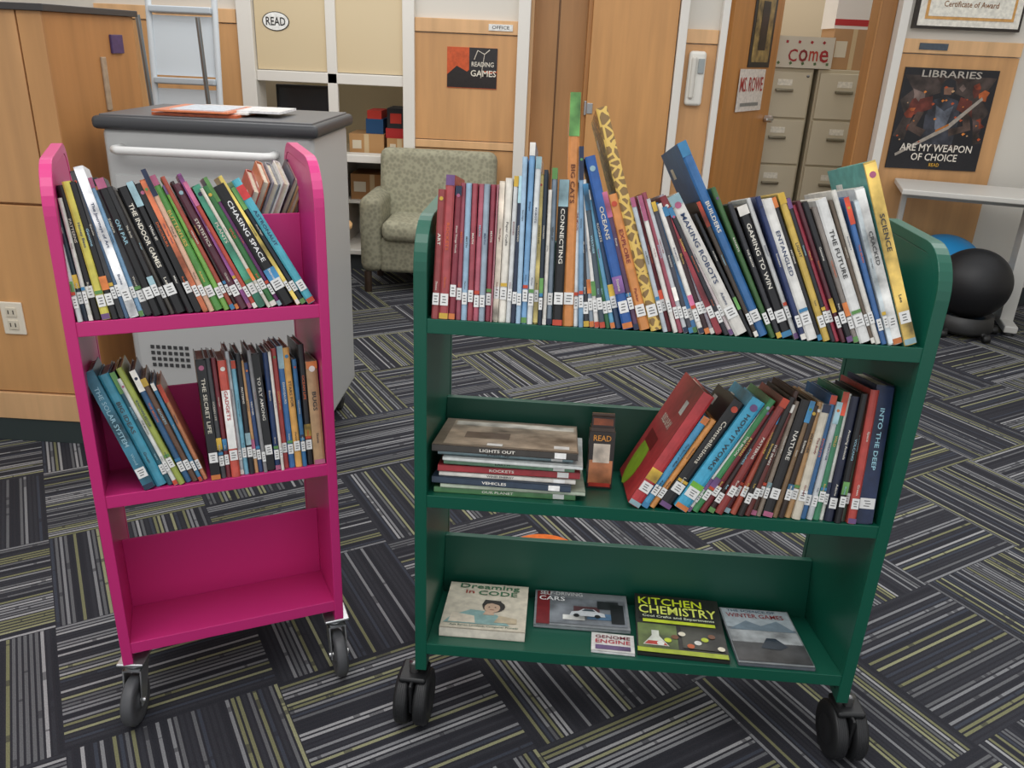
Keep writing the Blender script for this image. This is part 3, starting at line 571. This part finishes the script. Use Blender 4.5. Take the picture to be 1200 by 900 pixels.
for i,(cc,tt) in enumerate(cols):
    t_=TT[i]; last=i==8
    Mx,a_,n_,v_=flatbook(b,FM,.030+(0 if last else random.uniform(0,.022)),.006+(0 if last else random.uniform(0,.022)),.282 if last else .285-random.uniform(0,.03),.225,t_,z,cc,random.uniform(-.03,.03),ttl=tt,top='7c6f62' if last else None); z+=t_+.0008
b.quad(Mx@Vector((.15,.11,.0145)),a_,n_,.26,.20,'9c8d7c','art'); b.quad(Mx@Vector((.15,.185,.0148)),a_,n_,.25,.035,'b9b4aa','art'); b.quad(Mx@Vector((.10,.09,.0148)),a_,n_,.09,.05,'5a4f48','art'); b.quad(Mx@Vector((.12,.02,.015)),a_,n_,.03,.018,'f0f0ee'); b.quad(Mx@Vector((.25,.03,.015)),a_,n_,.03,.022,'f0f0ee')
b.obj('stack_of_books')
b=B(); Mx=Matrix((FM.A,FM.N,FM.V)).transposed().to_4x4(); Mx.translation=FM.o+FM.A*.338+FM.N*.12+FM.V*.001
b.box((0,0,0),(.052,.04,.12),'2c2320','cover',Mx); b.box((.002,.002,.12),(.050,.038,.128),'4a3a30','cover',Mx)
b.box((.003,.004,.128),(.049,.010,.15),'33231e','cover',Mx); b.box((.003,.013,.128),(.049,.019,.156),'5a463a','cover',Mx); b.box((.003,.023,.128),(.049,.03,.15),'2a2220','cover',Mx)
b.quad(Mx@Vector((.026,-.0006,.035)),FM.A,FM.V,.048,.05,'b5744c','art'); b.quad(Mx@Vector((.026,-.001,.075)),FM.A,FM.V,.034,.04,'cfc4b4','art'); b.quad(Mx@Vector((.026,-.0012,.008)),FM.A,FM.V,.044,.008,'c23a2c'); b.text('READ',Mx@Vector((.026,-.0016,.107)),FM.A,FM.V,.036,.012,'e8a040'); b.quad(Mx@Vector((.026,.0036,.14)),FM.A,FM.V,.04,.014,'a0522c','art')
b.obj('bookmark_box')
FB=Frame(GO,GA,Gsh[0],GDs,Gdrop)
b=B(); Mx,a_,n_,v_=flatbook(b,FB,.045,.040,.185,.205,.022,0,'d8d0c2',.0,top='dcd3c0',tilt=.06)
Q=lambda x,y,o=.0232: Mx@Vector((x,y,o))
b.text('Dreaming',Q(.095,.186),a_,n_,.14,.026,'4a7a5a'); b.text('in',Q(.05,.162),a_,n_,.02,.016,'a8423a'); b.text('CODE',Q(.115,.160),a_,n_,.09,.020,'4a7a5a')
b.poly(Q(.09,.075),a_,n_,[(-.085,-.055),(-.07,-.025),(-.03,.005),(.0,.002),(.03,-.012),(.06,-.055)],'8fb4b2'); b.poly(Q(.11,.10,.0234),a_,n_,circ(.026,14,.026),'3f3a38'); b.poly(Q(.107,.093,.0236),a_,n_,circ(.018,14,.022),'d0b098'); b.poly(Q(.105,.113,.0238),a_,n_,[(-.022,-.01),(0,.0),(.022,-.01),(.02,.012),(-.016,.014)],'3f3a38')
for ex in (-.007,.007): b.poly(Q(.107+ex,.095,.0240),a_,n_,circ(.002,8),'2a2422')
b.quad(Q(.107,.083,.0240),a_,n_,.009,.002,'9a4a42'); b.poly(Q(.10,.066,.0238),a_,n_,[(-.012,-.006),(.014,-.006),(.01,.012),(-.006,.012)],'d0b098')
b.poly(Q(.05,.045,.0237),a_,n_,[(-.035,-.022),(.025,-.022),(.02,.008),(-.03,.018)],'e8dcc8'); b.poly(Q(.135,.05,.0237),a_,n_,[(-.02,-.02),(.03,-.02),(.03,.0),(-.01,.01)],'c8b89c')
b.text('Ada Byron Lovelace, Computer Pioneer',Q(.095,.012),a_,n_,.15,.009,'4a6a5a')
b.obj('hardcover_book')
b=B(); Mx,a_,n_,v_=flatbook(b,FB,.247,.112,.216,.148,.008,0,'9aa0a4',-.0,top='8c9094',tilt=.10)
Q=lambda x,y,o=.0092: Mx@Vector((x,y,o))
b.quad(Q(.115,.065),a_,n_,.19,.11,'6c7076','art'); b.quad(Q(.02,.073,.0094),a_,n_,.03,.14,'7a1f26'); b.text('SELF-DRIVING',Q(.062,.135,.0097),a_,n_,.1,.016,'f0f0f0')
b.text('CARS',Q(.04,.112,.0097),a_,n_,.06,.018,'f0f0f0')
for i_,(cx,cy,w__,h__,cc) in enumerate([(.12,.07,.06,.03,'5a3a3e'),(.17,.095,.05,.035,'2a2c30'),(.155,.045,.07,.025,'4c6a86'),(.09,.035,.05,.02,'c8c8c4'),(.19,.06,.03,.08,'1c1d20')]): b.quad(Q(cx,cy,.0096+.0002*i_),a_,n_,w__,h__,cc,'art')
b.poly(Q(.12,.055,.0108),a_,n_,[(-.04,-.012),(-.035,.004),(-.018,.008),(-.008,.018),(.016,.018),(.026,.007),(.04,.003),(.042,-.012)],'c8ccd0'); 
for wx in (-.024,.024): b.poly(Q(.12+wx,.044,.0110),a_,n_,circ(.007,10),'1c1d20')
b.poly(Q(.124,.066,.0110),a_,n_,[(-.016,-.002),(-.008,.006),(.010,.006),(.016,-.002)],'3a4650')
b.obj('magazine')
b=B(); Mx,a_,n_,v_=flatbook(b,FB,.372,.018,.092,.080,.006,0,'dcdcdc',-.05,top='e6e4e0')
Q=lambda x,y,o=.0072: Mx@Vector((x,y,o))
b.text('GENOME',Q(.046,.062),a_,n_,.075,.014,'7a2a3a'); b.text('ENGINE',Q(.046,.042),a_,n_,.075,.016,'c23a4a'); b.quad(Q(.046,.016),a_,n_,.075,.018,'5a4a6a','art'); b.obj('booklet')
b=B(); Mx,a_,n_,v_=flatbook(b,FB,.470,.022,.192,.228,.010,0,'2a2a28',-.05,top='23231f',tilt=.12)
Q=lambda x,y,o=.0112: Mx@Vector((x,y-.004,o))
b.quad(Q(.095,.175),a_,n_,.175,.09,'1c1c18'); b.text('KITCHEN',Q(.08,.203,.0116),a_,n_,.145,.030,'c8d82e'); b.text('CHEMISTRY',Q(.095,.168,.0116),a_,n_,.175,.034,'dfe86a')
b.text('Cool Crafts and Experiments',Q(.095,.140,.0116),a_,n_,.16,.012,'dfe8c8'); b.quad(Q(.095,.123),a_,n_,.16,.012,'c8d82e'); b.quad(Q(.045,.065),a_,n_,.085,.09,'5a6a3a','art'); b.quad(Q(.142,.07),a_,n_,.09,.08,'3a3a32','art'); b.quad(Q(.095,.013),a_,n_,.19,.016,'a8b82e')
b.poly(Q(.04,.055,.0118),a_,n_,[(-.008,.03),(-.008,.01),(-.028,-.025),(.028,-.025),(.008,.01),(.008,.03)],'d8dcd0'); b.poly(Q(.04,.045,.0120),a_,n_,[(-.016,.0),(-.025,-.013),(.025,-.013),(.016,.0)],'b83a2e')
for i in range(9): b.poly(Q(.05+.016*i,.038+.014*(i%4),.0122),a_,n_,circ(.008),['e8e8e0','c8d82e','7a4a2a','f0e8d0','c8602e'][i%5])
b.obj('cookbook')
b=B(); Mx,a_,n_,v_=flatbook(b,FB,.679,.010,.158,.225,.008,0,'5a5f66',.0,top='8a8f92',tilt=.07)
Q=lambda x,y,o=.0092: Mx@Vector((x,y,o))
b.quad(Q(.079,.18),a_,n_,.152,.08,'aab4ba'); b.text('THE SCIENCE OF',Q(.07,.212,.0096),a_,n_,.11,.010,'23405a'); b.text('WINTER GAMES',Q(.075,.192,.0096),a_,n_,.13,.018,'8a2a2e'); b.poly(Q(.08,.15,.0097),a_,n_,[(-.075,-.02),(-.03,.02),(.0,.0),(.04,.025),(.075,-.02)],'7a8a96'); b.quad(Q(.079,.105),a_,n_,.15,.05,'a0a4a6','art'); b.quad(Q(.079,.045),a_,n_,.155,.075,'3c3c3e','art'); b.poly(Q(.09,.08,.0099),a_,n_,[(-.03,-.02),(-.01,.02),(.01,.02),(.03,-.01),(.01,-.025)],'1c2c3c')
b.obj('paperback_book')

# ------------------------------------------------------------ lights
wd=bpy.data.worlds.new('world'); S.world=wd; wd.use_nodes=True; bg=wd.node_tree.nodes['Background']; bg.inputs[0].default_value=(.975,.985,1,1); bg.inputs[1].default_value=.80
def area(loc,rot,sx,sy,e,col=(1,.98,.95)):
    l=bpy.data.lights.new('ceiling_light','AREA'); l.shape='RECTANGLE'; l.size=sx; l.size_y=sy; l.energy=e; l.color=col
    o=bpy.data.objects.new('ceiling_light',l); S.collection.objects.link(o); o.location=loc; o.rotation_euler=rot
area((-.6,.6,2.65),(0,0,0),2.2,1.2,24); area((.9,2.6,2.65),(0,0,0),2.2,1.2,22); area((-1.2,3.9,2.65),(0,0,0),1.8,1.0,18)
area((1.7,6.5,2.65),(0,0,0),1,.8,10)
